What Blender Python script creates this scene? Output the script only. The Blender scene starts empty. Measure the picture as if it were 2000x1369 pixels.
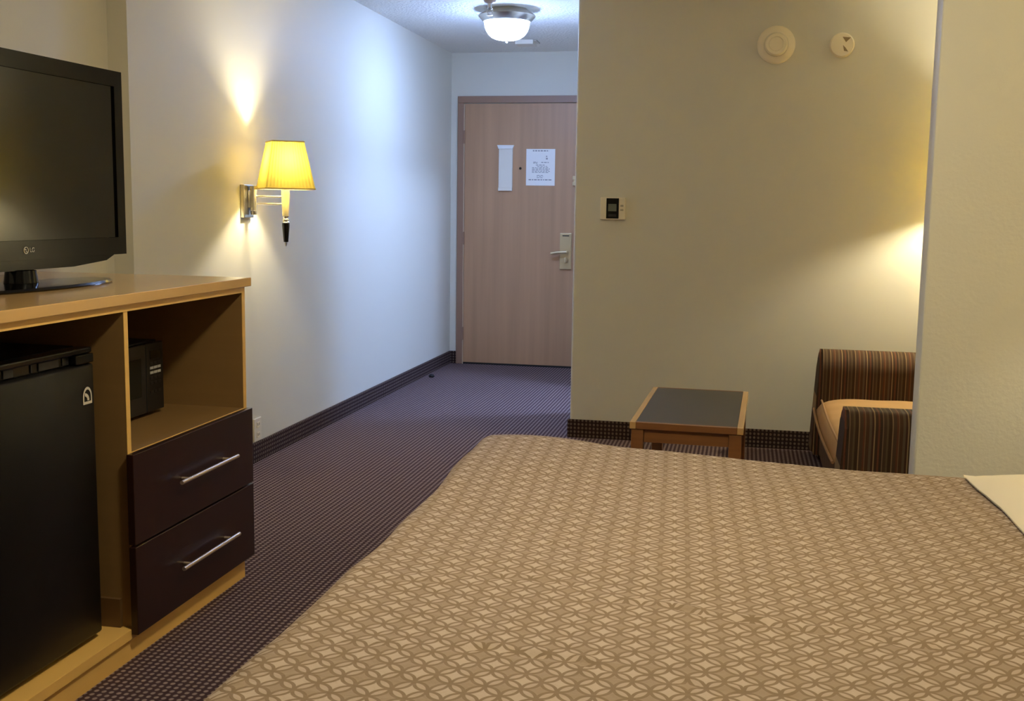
import bpy, bmesh, math, random
from mathutils import Vector, Matrix, noise
random.seed(7)
scn = bpy.context.scene
COL = scn.collection
PI = math.pi

# ------------------------------------------------------------------ helpers
def lin(c):
    def f(v):
        v /= 255.0
        return v / 12.92 if v <= 0.04045 else ((v + 0.055) / 1.055) ** 2.4
    return (f(c[0]), f(c[1]), f(c[2]), 1.0)

def mat(name, rgb, rough=0.6, metal=0.0, spec=0.5, bump=None, vary=None, raw=False):
    """Principled material. bump=(scale, strength, distance); vary=(scale_vector, amount)."""
    m = bpy.data.materials.new(name); m.use_nodes = True
    nt = m.node_tree; b = nt.nodes['Principled BSDF']
    col = (*rgb, 1.0) if raw else lin(rgb)
    b.inputs['Base Color'].default_value = col
    b.inputs['Roughness'].default_value = rough
    b.inputs['Metallic'].default_value = metal
    b.inputs['Specular IOR Level'].default_value = spec
    tc = nt.nodes.new('ShaderNodeTexCoord')
    if vary:
        mp = nt.nodes.new('ShaderNodeMapping'); mp.inputs['Scale'].default_value = vary[0]
        nz = nt.nodes.new('ShaderNodeTexNoise'); nz.inputs['Scale'].default_value = 1.0
        nz.inputs['Detail'].default_value = 5.0
        mr = nt.nodes.new('ShaderNodeMapRange')
        mr.inputs['From Min'].default_value = 0.25; mr.inputs['From Max'].default_value = 0.75
        mr.inputs['To Min'].default_value = 1 - vary[1]; mr.inputs['To Max'].default_value = 1 + vary[1]
        vm = nt.nodes.new('ShaderNodeVectorMath'); vm.operation = 'SCALE'
        vm.inputs[0].default_value = col[:3]
        nt.links.new(tc.outputs['Object'], mp.inputs['Vector'])
        nt.links.new(mp.outputs['Vector'], nz.inputs['Vector'])
        nt.links.new(nz.outputs['Fac'], mr.inputs['Value'])
        nt.links.new(mr.outputs['Result'], vm.inputs['Scale'])
        nt.links.new(vm.outputs['Vector'], b.inputs['Base Color'])
    if bump:
        nz2 = nt.nodes.new('ShaderNodeTexNoise'); nz2.inputs['Scale'].default_value = bump[0]
        nz2.inputs['Detail'].default_value = 4.0
        bp = nt.nodes.new('ShaderNodeBump')
        bp.inputs['Strength'].default_value = bump[1]; bp.inputs['Distance'].default_value = bump[2]
        nt.links.new(tc.outputs['Object'], nz2.inputs['Vector'])
        nt.links.new(nz2.outputs['Fac'], bp.inputs['Height'])
        nt.links.new(bp.outputs['Normal'], b.inputs['Normal'])
    return m

def emis(name, rgb, strength, raw=True):
    m = bpy.data.materials.new(name); m.use_nodes = True
    nt = m.node_tree; b = nt.nodes['Principled BSDF']
    b.inputs['Base Color'].default_value = (0.8, 0.8, 0.8, 1)
    b.inputs['Emission Color'].default_value = (*rgb, 1)
    b.inputs['Emission Strength'].default_value = strength
    return m

def N(nt, op, a, b=None, c=None):
    n = nt.nodes.new('ShaderNodeMath'); n.operation = op
    for i, v in enumerate((a, b, c)):
        if v is None: continue
        if isinstance(v, (int, float)): n.inputs[i].default_value = v
        else: nt.links.new(v, n.inputs[i])
    return n.outputs[0]

def mixc(nt, fac, c1, c2):
    n = nt.nodes.new('ShaderNodeMix'); n.data_type = 'RGBA'
    for key, v in ((0, fac), (6, c1), (7, c2)):
        if isinstance(v, (tuple, list)): n.inputs[key].default_value = v
        elif isinstance(v, (int, float)): n.inputs[key].default_value = v
        else: nt.links.new(v, n.inputs[key])
    return n.outputs[2]

def tag(o, label=None, cat=None, group=None, kind=None):
    if label: o['label'] = label
    if cat: o['category'] = cat
    if group: o['group'] = group
    if kind: o['kind'] = kind
    return o

def thing(name, label=None, cat=None, loc=(0, 0, 0), group=None, kind=None):
    o = bpy.data.objects.new(name, None); COL.objects.link(o)
    o.empty_display_size = 0.05
    o.location = loc
    return tag(o, label, cat, group, kind)

def world_loc(o):
    v = Vector((0, 0, 0))
    while o is not None:
        v = v + o.location; o = o.parent
    return v

def obj(name, bm, m, parent=None, smooth=False, loc=None, angle=40):
    """Link a bmesh given in the parent's frame (or world) as one mesh object.
    With a parent the mesh is in the coordinates of the thing's root."""
    me = bpy.data.meshes.new(name)
    bmesh.ops.recalc_face_normals(bm, faces=bm.faces[:])
    if loc is not None and parent is None:
        bmesh.ops.translate(bm, verts=bm.verts[:], vec=-Vector(loc))
    bm.to_mesh(me); bm.free()
    o = bpy.data.objects.new(name, me); COL.objects.link(o)
    if isinstance(m, (list, tuple)):
        for x in m: me.materials.append(x)
    else: me.materials.append(m)
    if parent: o.parent = parent
    elif loc is not None: o.location = loc
    if smooth:
        for p in me.polygons: p.use_smooth = True
        try: me.set_sharp_from_angle(angle=math.radians(angle))
        except Exception: pass
    return o

def B(bm, x0, x1, y0, y1, z0, z1, bev=0.0, seg=2):
    """axis-aligned box, optionally bevelled"""
    vs = [bm.verts.new((x, y, z)) for x in (x0, x1) for y in (y0, y1) for z in (z0, z1)]
    idx = [(0, 1, 3, 2), (4, 6, 7, 5), (0, 4, 5, 1), (2, 3, 7, 6), (0, 2, 6, 4), (1, 5, 7, 3)]
    fs = [bm.faces.new([vs[i] for i in f]) for f in idx]
    if bev > 0:
        es = list({e for f in fs for e in f.edges})
        bmesh.ops.bevel(bm, geom=es, offset=bev, segments=seg, affect='EDGES', profile=0.5)
    return bm

def box(*a, **k):
    return B(bmesh.new(), *a, **k)

def tube(bm, pts, r, seg=12, cap=True):
    """round tube along a list of points; r a number or list"""
    pts = [Vector(p) for p in pts]
    rs = r if isinstance(r, (list, tuple)) else [r] * len(pts)
    rings = []
    for i, p in enumerate(pts):
        d = (pts[min(i + 1, len(pts) - 1)] - pts[max(i - 1, 0)]).normalized()
        up = Vector((0, 0, 1)) if abs(d.z) < 0.9 else Vector((1, 0, 0))
        a = d.cross(up).normalized(); b = d.cross(a).normalized()
        rings.append([bm.verts.new(p + a * rs[i] * math.cos(t) + b * rs[i] * math.sin(t))
                      for t in [2 * PI * k / seg for k in range(seg)]])
    for i in range(len(rings) - 1):
        for k in range(seg):
            bm.faces.new((rings[i][k], rings[i][(k + 1) % seg], rings[i + 1][(k + 1) % seg], rings[i + 1][k]))
    if cap:
        bm.faces.new(rings[0]); bm.faces.new(rings[-1])
    return bm

def lathe(bm, prof, c=(0, 0, 0), axis='z', seg=32):
    """revolve (r, h) profile about an axis through c"""
    def P(r, h, t):
        u, v = r * math.cos(t), r * math.sin(t)
        if axis == 'z': q = (u, v, h)
        elif axis == 'y': q = (u, h, v)
        else: q = (h, u, v)
        return Vector(c) + Vector(q)
    rings = []
    for r, h in prof:
        if r < 1e-6: rings.append([bm.verts.new(P(0, h, 0))])
        else: rings.append([bm.verts.new(P(r, h, 2 * PI * k / seg)) for k in range(seg)])
    for i in range(len(rings) - 1):
        a, b = rings[i], rings[i + 1]
        for k in range(seg):
            k2 = (k + 1) % seg
            if len(a) == 1 and len(b) == 1: continue
            if len(a) == 1: bm.faces.new((a[0], b[k], b[k2]))
            elif len(b) == 1: bm.faces.new((a[k], a[k2], b[0]))
            else: bm.faces.new((a[k], a[k2], b[k2], b[k]))
    return bm

def prism(bm, pts2, to3, h):
    """extrude polygon pts2 [(u,v)] from w=0 to w=h; to3(u,v,w)->xyz"""
    a = [bm.verts.new(to3(u, v, 0)) for u, v in pts2]
    b = [bm.verts.new(to3(u, v, h)) for u, v in pts2]
    n = len(a)
    bm.faces.new(a); bm.faces.new(b)
    for i in range(n):
        bm.faces.new((a[i], a[(i + 1) % n], b[(i + 1) % n], b[i]))
    return bm

def text_bm(s, size, depth, M):
    cu = bpy.data.curves.new('letters', 'FONT'); cu.body = s; cu.size = size; cu.extrude = depth
    cu.align_x = 'CENTER'; cu.align_y = 'CENTER'
    o = bpy.data.objects.new('letters', cu); COL.objects.link(o)
    dg = bpy.context.evaluated_depsgraph_get()
    me = bpy.data.meshes.new_from_object(o.evaluated_get(dg))
    bm = bmesh.new(); bm.from_mesh(me); bm.transform(M)
    bpy.data.objects.remove(o); bpy.data.curves.remove(cu); bpy.data.meshes.remove(me)
    return bm

def dup(root, loc, rz=0, label=None):
    r = root.copy(); COL.objects.link(r); r.location = loc; r.rotation_euler = (0, 0, rz)
    if label: r['label'] = label
    for ch in list(root.children):
        c = ch.copy(); COL.objects.link(c); c.parent = r
        for g in ch.children:
            d = g.copy(); COL.objects.link(d); d.parent = c
    return r

# ------------------------------------------------------------------ materials
WALL = (218, 213, 198)
m_wall = mat('wall paint', WALL, 0.55, bump=(140, 0.12, 0.002), spec=0.3)
m_wall_tex = mat('orange peel wall paint', WALL, 0.42, bump=(70, 0.30, 0.004), spec=0.4)
m_ceil = mat('popcorn ceiling', (238, 236, 230), 0.9, bump=(55, 0.9, 0.012), spec=0.1)

def carpet(name, axes, ca=(72, 53, 54), cb=(152, 132, 126)):
    m = bpy.data.materials.new(name); m.use_nodes = True
    nt = m.node_tree; b = nt.nodes['Principled BSDF']; b.inputs['Roughness'].default_value = 0.95
    b.inputs['Specular IOR Level'].default_value = 0.1
    tc = nt.nodes.new('ShaderNodeTexCoord'); sp = nt.nodes.new('ShaderNodeSeparateXYZ')
    nt.links.new(tc.outputs['Object'], sp.inputs[0])
    P = 0.0208
    u = N(nt, 'MULTIPLY', sp.outputs[axes[0]], 1 / P); v = N(nt, 'MULTIPLY', sp.outputs[axes[1]], 1 / P)
    fu = N(nt, 'SUBTRACT', N(nt, 'FRACT', u), 0.5); fv = N(nt, 'SUBTRACT', N(nt, 'FRACT', v), 0.5)
    d = N(nt, 'SQRT', N(nt, 'ADD', N(nt, 'MULTIPLY', fu, fu), N(nt, 'MULTIPLY', N(nt, 'MULTIPLY', fv, fv), 0.75)))
    mr = nt.nodes.new('ShaderNodeMapRange'); nt.links.new(d, mr.inputs['Value'])
    mr.inputs['From Min'].default_value = 0.20; mr.inputs['From Max'].default_value = 0.36
    mr.inputs['To Min'].default_value = 1.0; mr.inputs['To Max'].default_value = 0.0
    nz = nt.nodes.new('ShaderNodeTexNoise'); nz.inputs['Scale'].default_value = 90
    nt.links.new(tc.outputs['Object'], nz.inputs['Vector'])
    fac = N(nt, 'MULTIPLY', mr.outputs[0], N(nt, 'MULTIPLY_ADD', nz.outputs['Fac'], 0.9, 0.5))
    c = mixc(nt, fac, lin(ca), lin(cb))
    nt.links.new(c, b.inputs['Base Color'])
    bp = nt.nodes.new('ShaderNodeBump'); bp.inputs['Strength'].default_value = 0.5; bp.inputs['Distance'].default_value = 0.004
    nt.links.new(mr.outputs[0], bp.inputs['Height']); nt.links.new(bp.outputs[0], b.inputs['Normal'])
    return m
m_carpet = carpet('dotted carpet', (0, 1))
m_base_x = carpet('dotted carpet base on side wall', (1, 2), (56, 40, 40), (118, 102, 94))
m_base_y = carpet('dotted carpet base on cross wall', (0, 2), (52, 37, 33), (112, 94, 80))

m_maple_shaded = mat('maple with painted inner shade', (138, 106, 64), 0.45, vary=((3, 3, 30), 0.06))  # shade inside the cabinet bays is put into this darker brown
m_maple = mat('maple laminate', (238, 190, 108), 0.38, vary=((3, 3, 30), 0.06))
m_maple_top = mat('glossy maple laminate top', (212, 170, 112), 0.14, vary=((12, 1.5, 1), 0.05))
m_espresso = mat('espresso laminate', (42, 20, 14), 0.32, vary=((40, 40, 3), 0.12))
m_black = mat('black plastic', (22, 20, 20), 0.4)
m_black_gl = mat('gloss black plastic', (9, 8, 8), 0.14, spec=0.35)
m_screen = mat('dark screen', (8, 8, 8), 0.11, spec=0.65)
m_fridge = mat('black fridge enamel', (13, 11, 11), 0.4, spec=0.35)
m_micro = mat('dark microwave plastic', (34, 33, 33), 0.3)
m_micro_glass = mat('smoked microwave glass', (26, 30, 28), 0.12)
m_steel = mat('brushed nickel', (205, 200, 190), 0.28, metal=1.0)
m_chrome = mat('chrome', (225, 222, 218), 0.15, metal=1.0)
m_handle = mat('satin drawer pull', (220, 198, 178), 0.38, metal=0.85)
m_brass = mat('satin brass', (205, 185, 145), 0.35, metal=0.6)
m_cream = mat('cream enamel', (232, 220, 190), 0.4)
m_white = mat('white plastic', (228, 220, 205), 0.45)
m_ivory = mat('ivory plastic', (240, 228, 202), 0.5)
m_door = mat('brown wood door', (180, 138, 102), 0.45, vary=((22, 22, 0.8), 0.10))
m_frame = mat('brown door frame', (150, 116, 94), 0.45)
m_paper = mat('notice paper', (236, 232, 226), 0.6)
m_ink = mat('grey print', (150, 146, 146), 0.8)
m_grey_print = mat('pale print', (190, 186, 180), 0.6)
m_dark = mat('dark void', (30, 24, 20), 0.8)
m_lcd = mat('thermostat display', (104, 110, 98), 0.3)
m_oak = mat('oak table wood', (140, 92, 52), 0.36, vary=((4, 4, 60), 0.12))
m_oak_sheen = mat('oak with painted sheen', (206, 164, 108), 0.25, vary=((30, 2, 2), 0.06))  # glancing reflection on the side strips is put into this paler oak
m_laminate = mat('charcoal laminate', (66, 62, 58), 0.35, bump=(300, 0.05, 0.001))
m_pillow = mat('cream pillowcase', (222, 208, 182), 0.8, bump=(250, 0.08, 0.001), spec=0.2)
m_sheet = mat('white sheet', (228, 222, 210), 0.8)
m_seat = mat('tan seat fabric', (176, 140, 98), 0.85, spec=0.15, bump=(200, 0.15, 0.002), vary=((9, 9, 9), 0.05))
m_head = mat('headboard wood', (120, 78, 46), 0.4)

def m_shade_make():
    m = bpy.data.materials.new('pleated shade fabric'); m.use_nodes = True
    nt = m.node_tree; nt.nodes.remove(nt.nodes['Principled BSDF'])
    out = nt.nodes['Material Output']
    d = nt.nodes.new('ShaderNodeBsdfDiffuse'); d.inputs[0].default_value = (0.62, 0.52, 0.22, 1)
    t = nt.nodes.new('ShaderNodeBsdfTranslucent'); t.inputs[0].default_value = (0.115, 0.085, 0.013, 1)
    mx = nt.nodes.new('ShaderNodeMixShader'); mx.inputs[0].default_value = 0.5
    nt.links.new(d.outputs[0], mx.inputs[1]); nt.links.new(t.outputs[0], mx.inputs[2])
    nt.links.new(mx.outputs[0], out.inputs[0])
    return m
m_shade = m_shade_make()

def m_bedspread_make():
    m = bpy.data.materials.new('interlocking circle bedspread'); m.use_nodes = True
    nt = m.node_tree; b = nt.nodes['Principled BSDF']; b.inputs['Roughness'].default_value = 0.75
    b.inputs['Specular IOR Level'].default_value = 0.25
    uv = nt.nodes.new('ShaderNodeUVMap'); uv.uv_map = 'cloth'
    sp = nt.nodes.new('ShaderNodeSeparateXYZ'); nt.links.new(uv.outputs[0], sp.inputs[0])
    A = 0.0495
    px = N(nt, 'MULTIPLY', sp.outputs[0], 1 / A); py = N(nt, 'MULTIPLY', sp.outputs[1], 1 / A)
    s = N(nt, 'ADD', px, py); t = N(nt, 'SUBTRACT', px, py)
    ru = N(nt, 'ROUND', s); rv = N(nt, 'ROUND', t)
    u = N(nt, 'ABSOLUTE', N(nt, 'SUBTRACT', s, ru)); v = N(nt, 'ABSOLUTE', N(nt, 'SUBTRACT', t, rv))
    mx = N(nt, 'MAXIMUM', u, v); mn = N(nt, 'MINIMUM', u, v)
    q = N(nt, 'SUBTRACT', 1.0, mx)
    d = N(nt, 'SQRT', N(nt, 'ADD', N(nt, 'MULTIPLY', q, q), N(nt, 'MULTIPLY', mn, mn)))
    par = N(nt, 'ABSOLUTE', N(nt, 'SUBTRACT', N(nt, 'MODULO', N(nt, 'ABSOLUTE', N(nt, 'ADD', ru, rv)), 2.0), 0.0))
    par = N(nt, 'GREATER_THAN', par, 0.5)          # 1 -> muted star
    def band(x, lo, hi):
        r = nt.nodes.new('ShaderNodeMapRange'); r.interpolation_type = 'SMOOTHSTEP'
        r.inputs['From Min'].default_value = lo; r.inputs['From Max'].default_value = hi
        nt.links.new(x, r.inputs['Value']); return r.outputs[0]
    outer = band(d, 0.600, 0.632)                  # 0 inside petal
    star = band(d, 0.745, 0.780)                   # 1 inside star
    LIGHT = lin((181, 161, 144)); MID = lin((154, 133, 112)); DARK = lin((132, 110, 87))
    petal = mixc(nt, 0.0, lin((175, 154, 136)), LIGHT)
    c_star = mixc(nt, par, LIGHT, MID)
    c1 = mixc(nt, outer, petal, DARK)
    c2 = mixc(nt, star, c1, c_star)
    nt.links.new(c2, b.inputs['Base Color'])
    h = N(nt, 'ADD', N(nt, 'MULTIPLY', N(nt, 'SUBTRACT', 1.0, outer), 1.0), N(nt, 'MULTIPLY', star, 0.8))
    bp = nt.nodes.new('ShaderNodeBump'); bp.inputs['Strength'].default_value = 0.25; bp.inputs['Distance'].default_value = 0.002
    nz = nt.nodes.new('ShaderNodeTexNoise'); nz.inputs['Scale'].default_value = 26; nz.inputs['Detail'].default_value = 5
    nz.inputs['Distortion'].default_value = 0.6
    nt.links.new(uv.outputs[0], nz.inputs['Vector'])
    hh = N(nt, 'ADD', N(nt, 'MULTIPLY', h, 0.5), N(nt, 'MULTIPLY', nz.outputs['Fac'], 15.0))
    nt.links.new(hh, bp.inputs['Height']); nt.links.new(bp.outputs[0], b.inputs['Normal'])
    return m
m_bedspread = m_bedspread_make()

def m_stripe_make(name, axis, light=1.0):
    m = bpy.data.materials.new(name); m.use_nodes = True
    nt = m.node_tree; b = nt.nodes['Principled BSDF']; b.inputs['Roughness'].default_value = 0.8
    b.inputs['Specular IOR Level'].default_value = 0.2
    tc = nt.nodes.new('ShaderNodeTexCoord'); sp = nt.nodes.new('ShaderNodeSeparateXYZ')
    nt.links.new(tc.outputs['Object'], sp.inputs[0])
    f = N(nt, 'FRACT', N(nt, 'MULTIPLY', sp.outputs[axis], 1 / 0.118))
    cr = nt.nodes.new('ShaderNodeValToRGB'); cr.color_ramp.interpolation = 'CONSTANT'
    stops = [(0.0, (70, 50, 32)), (0.10, (142, 114, 80)), (0.135, (84, 62, 44)), (0.24, (104, 62, 40)), (0.29, (124, 94, 66)),
             (0.32, (84, 58, 38)), (0.42, (100, 82, 62)), (0.50, (74, 48, 34)), (0.56, (152, 124, 86)), (0.60, (72, 52, 36)),
             (0.68, (110, 66, 44)), (0.74, (66, 50, 36)), (0.82, (126, 100, 74)), (0.85, (80, 60, 42)), (0.94, (98, 78, 54))]
    el = cr.color_ramp.elements
    while len(el) < len(stops): el.new(0.5)
    for e, (p, c) in zip(el, stops):
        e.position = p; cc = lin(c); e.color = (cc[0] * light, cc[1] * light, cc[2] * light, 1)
    nt.links.new(f, cr.inputs[0]); nt.links.new(cr.outputs[0], b.inputs['Base Color'])
    return m
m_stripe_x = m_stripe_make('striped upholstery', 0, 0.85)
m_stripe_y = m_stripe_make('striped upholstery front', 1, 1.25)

# ------------------------------------------------------------------ room shell
XL, XN = -2.269, -2.351          # hall side wall, recessed wall behind the television
YJ, YD, YP = 3.812, 8.444, 5.860 # jog, door wall, cross wall
XP, XR = -0.894, 1.46            # free end of the cross wall, head wall
YR, ZC = -1.6, 2.416             # wall behind the camera, ceiling
PX, PY0, PY1 = 0.540, 3.50, 3.61 # short partition by the bed

def struct(name, bm, m, parent=None, **k):
    o = obj(name, bm, m, parent, **k); o['kind'] = 'structure'; return o

struct('floor', box(XN - 0.1, XR + 0.1, YR - 0.1, YD + 0.1, -0.05, 0.0), m_carpet)
struct('ceiling', box(XN - 0.1, XR + 0.1, YR - 0.1, YD + 0.1, ZC, ZC + 0.05), m_ceil)
bm = bmesh.new()      # hall wall and the recessed stretch behind the cabinet in one skin, with its step
plan = [(XL, YD), (XL, YJ), (XN, YJ), (XN, YR), (XN - 0.1, YR), (XN - 0.1, YD)]
prism(bm, plan, lambda u, v, w: (u, v, w), ZC)
struct('wall_left', bm, m_wall)
struct('wall_far', box(XL - 0.05, XR + 0.1, YD, YD + 0.1, 0, ZC), m_wall)
bm = box(XP, XR, YP, YP + 0.12, 0, ZC)
ed = [e for e in bm.edges if abs(e.verts[0].co.x - XP) < 1e-5 and abs(e.verts[1].co.x - XP) < 1e-5
      and abs(e.verts[0].co.y - YP) < 1e-5 and abs(e.verts[1].co.y - YP) < 1e-5]
bmesh.ops.bevel(bm, geom=ed, offset=0.016, segments=4, affect='EDGES', profile=0.5)
struct('wall_middle', bm, m_wall, smooth=True, angle=35)
BD0, BD1, BDH = 6.62, 7.42, 2.03         # unseen bathroom doorway, added to let light into the hall
bm = bmesh.new()
B(bm, XP, XP + 0.11, YP + 0.121, BD0, 0, ZC); B(bm, XP, XP + 0.11, BD1, YD, 0, ZC); B(bm, XP, XP + 0.11, BD0 + 0.0002, BD1 - 0.0002, BDH, ZC)
struct('wall_hall', bm, m_wall)
struct('wall_right', box(XR, XR + 0.1, YR, YD + 0.05, 0, ZC), m_wall)
struct('wall_rear', box(XN - 0.1, XR + 0.1, YR - 0.1, YR, 0, ZC), m_wall)
bm = box(PX, XR, PY0, PY1, 0, ZC)
ed = [e for e in bm.edges if abs(e.verts[0].co.x - PX) < 1e-5 and abs(e.verts[1].co.x - PX) < 1e-5
      and abs(e.verts[0].co.y - e.verts[1].co.y) < 1e-5 and abs(e.verts[0].co.z - e.verts[1].co.z) > 1]
bmesh.ops.bevel(bm, geom=ed, offset=0.006, segments=3, affect='EDGES', profile=0.5)
struct('wall_partition', bm, m_wall_tex, smooth=True, angle=35)

BH, BT = 0.098, 0.010
struct('baseboard_left', box(XL, XL + BT, YJ + 0.002, YD - 0.001, 0, BH), m_base_x)
struct('baseboard_middle', box(XP + 0.0, XR - 0.001, YP - BT, YP, 0, BH), m_base_y)
bm = bmesh.new(); B(bm, XP - BT, XP, YP - BT, BD0 - 0.001, 0, BH); B(bm, XP - BT, XP, BD1 + 0.001, YD - 0.001, 0, BH)
struct('baseboard_hall', bm, m_base_x)
struct('baseboard_partition', box(PX, XR - 0.001, PY0 - BT, PY0, 0, BH), m_base_y)
bm = box(XL + BT, -2.213, YD - BT, YD, 0, BH)
struct('baseboard_far', bm, m_base_y)

# ------------------------------------------------------------------ entrance door
door = thing('door_1', 'brown wood entrance door in a brown frame at the end of the hall', 'door', (-1.70, YD, 0), kind='structure')
def dl(bm):      # world -> door frame
    bmesh.ops.translate(bm, verts=bm.verts[:], vec=(1.70, -YD, 0)); return bm
FX0, FX1 = -2.212, -1.212 + 0.06
bm = bmesh.new()
for a in ((FX0, FX0 + 0.05), (FX1 - 0.05, FX1)):
    B(bm, a[0], a[1], YD - 0.022, YD, 0, 2.0355, 0.003)
B(bm, FX0, FX1, YD - 0.022, YD, 2.036, 2.088, 0.003)
fr = obj('door_frame', dl(bm), m_frame, door); fr['kind'] = 'structure'
obj('door_stop', dl(box(FX0 + 0.05, FX0 + 0.056, YD - 0.020, YD, 0, 2.03)), mat('pale frame edge', (196, 170, 140), 0.4), door)
slab = obj('door_panel', dl(box(FX0 + 0.057, FX1 - 0.053, YD - 0.014, YD - 0.001, 0.014, 2.031, 0.002)), m_door, door)
obj('threshold', dl(box(FX0 + 0.055, FX1 - 0.05, YD - 0.012, YD - 0.002, 0.0, 0.0135)), m_dark, door)
for z in (1.777, 0.996, 0.245):
    bm = tube(bmesh.new(), [(FX0 + 0.053, YD - 0.024, z - 0.05), (FX0 + 0.053, YD - 0.024, z + 0.05)], 0.008)
    obj('hinge', dl(bm), m_frame, door, smooth=True)
ZD = YD - 0.014
lk = obj('lock_plate', dl(box(-1.389, -1.299, ZD - 0.016, ZD, 0.772, 1.050, 0.004)), m_brass, door)
bm = tube(bmesh.new(), [(-1.335, ZD - 0.014, 0.905), (-1.335, ZD - 0.055, 0.905)], 0.012)
tube(bm, [(-1.330, ZD - 0.055, 0.906), (-1.40, ZD - 0.058, 0.902), (-1.452, ZD - 0.055, 0.893)], [0.0125, 0.012, 0.011])
obj('lever_handle', dl(bm), m_brass, lk, smooth=True)
bm = lathe(bmesh.new(), [(0, -0.02), (0.016, -0.02), (0.018, 0.0)], (-1.340, ZD - 0.016, 0.845), axis='y', seg=20)
B(bm, -1.346, -1.334, ZD - 0.05, ZD - 0.03, 0.825, 0.865, 0.003)
obj('thumb_turn', dl(bm), m_brass, lk, smooth=True)
obj('card_slot', dl(box(-1.37, -1.318, ZD - 0.0175, ZD - 0.0155, 1.026, 1.034)), m_dark, lk)
bm = bmesh.new()
B(bm, -1.300, -1.272, ZD - 0.02, ZD, 1.455, 1.485, 0.004); B(bm, -1.298, -1.274, ZD - 0.03, ZD, 1.412, 1.440, 0.004)
B(bm, -1.293, -1.281, ZD - 0.014, ZD, 1.43, 1.465)
obj('door_guard', dl(bm), m_brass, door)
obj('peephole', dl(lathe(bmesh.new(), [(0, -0.006), (0.008, -0.005), (0.010, 0)], (-1.712, ZD, 1.540), axis='y', seg=16)), m_dark, door)

# notices on the door
t = thing('sign_holder', 'narrow tall white sign holder on the brown door, left of the peephole', 'sign holder', (-1.827, ZD, 1.367))
def loc_bm(bm, o):
    bmesh.ops.translate(bm, verts=bm.verts[:], vec=-o.location); return bm
bm = box(-1.882, -1.772, ZD - 0.008, ZD, 1.372, 1.70, 0.002)
obj('backing', loc_bm(bm, t), m_white, t)
bm = prism(bmesh.new(), [(-1.894, 1.716), (-1.762, 1.716), (-1.772, 1.688), (-1.884, 1.688)], lambda u, v, w: (u, ZD - w, v), 0.016)
obj('top_clip', loc_bm(bm, t), m_paper, t)
obj('bottom_lip', loc_bm(box(-1.882, -1.772, ZD - 0.02, ZD - 0.0085, 1.367, 1.392, 0.002), t), m_white, t)
bm = bmesh.new(); B(bm, -1.878, -1.866, ZD - 0.012, ZD - 0.0085, 1.394, 1.685); B(bm, -1.788, -1.776, ZD - 0.012, ZD - 0.0085, 1.394, 1.685)
obj('side_rail', loc_bm(bm, t), m_white, t)

t = thing('door_notice', 'white printed notice sheet on the brown door, right of the peephole', 'notice', (-1.5535, ZD, 1.41))
obj('sheet', loc_bm(box(-1.666, -1.441, ZD - 0.003, ZD, 1.41, 1.688, 0.001), t), m_paper, t)
bm = bmesh.new(); rnd = random.Random(3)
def line(x0, x1, z, h, gap=0.006):
    x = x0
    while x < x1:
        w = min(rnd.uniform(0.008, 0.024), x1 - x)
        B(bm, x, x + w, ZD - 0.0036, ZD - 0.0031, z - h / 2, z + h / 2); x += w + gap
line(-1.615, -1.49, 1.674, 0.009)
obj('heading_text', loc_bm(bm, t), m_ink, t)
bm = bmesh.new()
for z in (1.60, 1.592): line(-1.61, -1.578, z - 0.012, 0.005)
line(-1.548, -1.49, 1.586, 0.006); line(-1.512, -1.498, 1.615, 0.012); line(-1.512, -1.5, 1.632, 0.008)
line(-1.59, -1.52, 1.566, 0.005); line(-1.58, -1.5, 1.557, 0.004)
for i, z in enumerate((1.546, 1.537, 1.528, 1.519, 1.510)): line(-1.62, -1.49 + 0.01 * (i % 2), z, 0.0045)
for z in (1.488, 1.479, 1.470): line(-1.582, -1.532, z, 0.004)
line(-1.645, -1.462, 1.454, 0.008)
obj('printed_text', loc_bm(bm, t), m_ink, t)

# ------------------------------------------------------------------ cross-wall fittings
YW = YP
def on_wall(name, label, cat, x, z):
    return thing(name, label, cat, (x, YW, z))
t = on_wall('smoke_detector', 'large round ivory smoke detector high on the beige wall, left of the small alarm', 'smoke detector', 0.118, 2.071)
obj('base_ring', lathe(bmesh.new(), [(0.094, 0), (0.094, -0.012), (0.086, -0.020), (0.060, -0.024)], axis='y', seg=48), m_ivory, t, smooth=True)
obj('sensor_dome', lathe(bmesh.new(), [(0.059, -0.0235), (0.056, -0.044), (0.050, -0.050), (0.036, -0.050), (0.034, -0.046), (0, -0.046)], axis='y', seg=48), m_ivory, t, smooth=True)
t = on_wall('heat_alarm', 'small round ivory alarm on the beige wall near the partition edge', 'alarm', 0.437, 2.064)
obj('case', lathe(bmesh.new(), [(0.060, 0), (0.060, -0.022), (0.054, -0.030), (0, -0.031)], axis='y', seg=40), m_ivory, t, smooth=True)
bm = bmesh.new()
prism(bm, [(0.000, 0.038), (0.040, 0.034), (0.018, 0.012)], lambda u, v, w: (u, -0.0312 - w, v), 0.0012)
prism(bm, [(0.004, -0.002), (0.016, -0.014), (0.030, -0.034), (0.010, -0.030)], lambda u, v, w: (u, -0.0312 - w, v), 0.0012)
obj('vent_slot', bm, mat('shadowed ivory slot', (150, 128, 96), 0.6), t)

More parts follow.
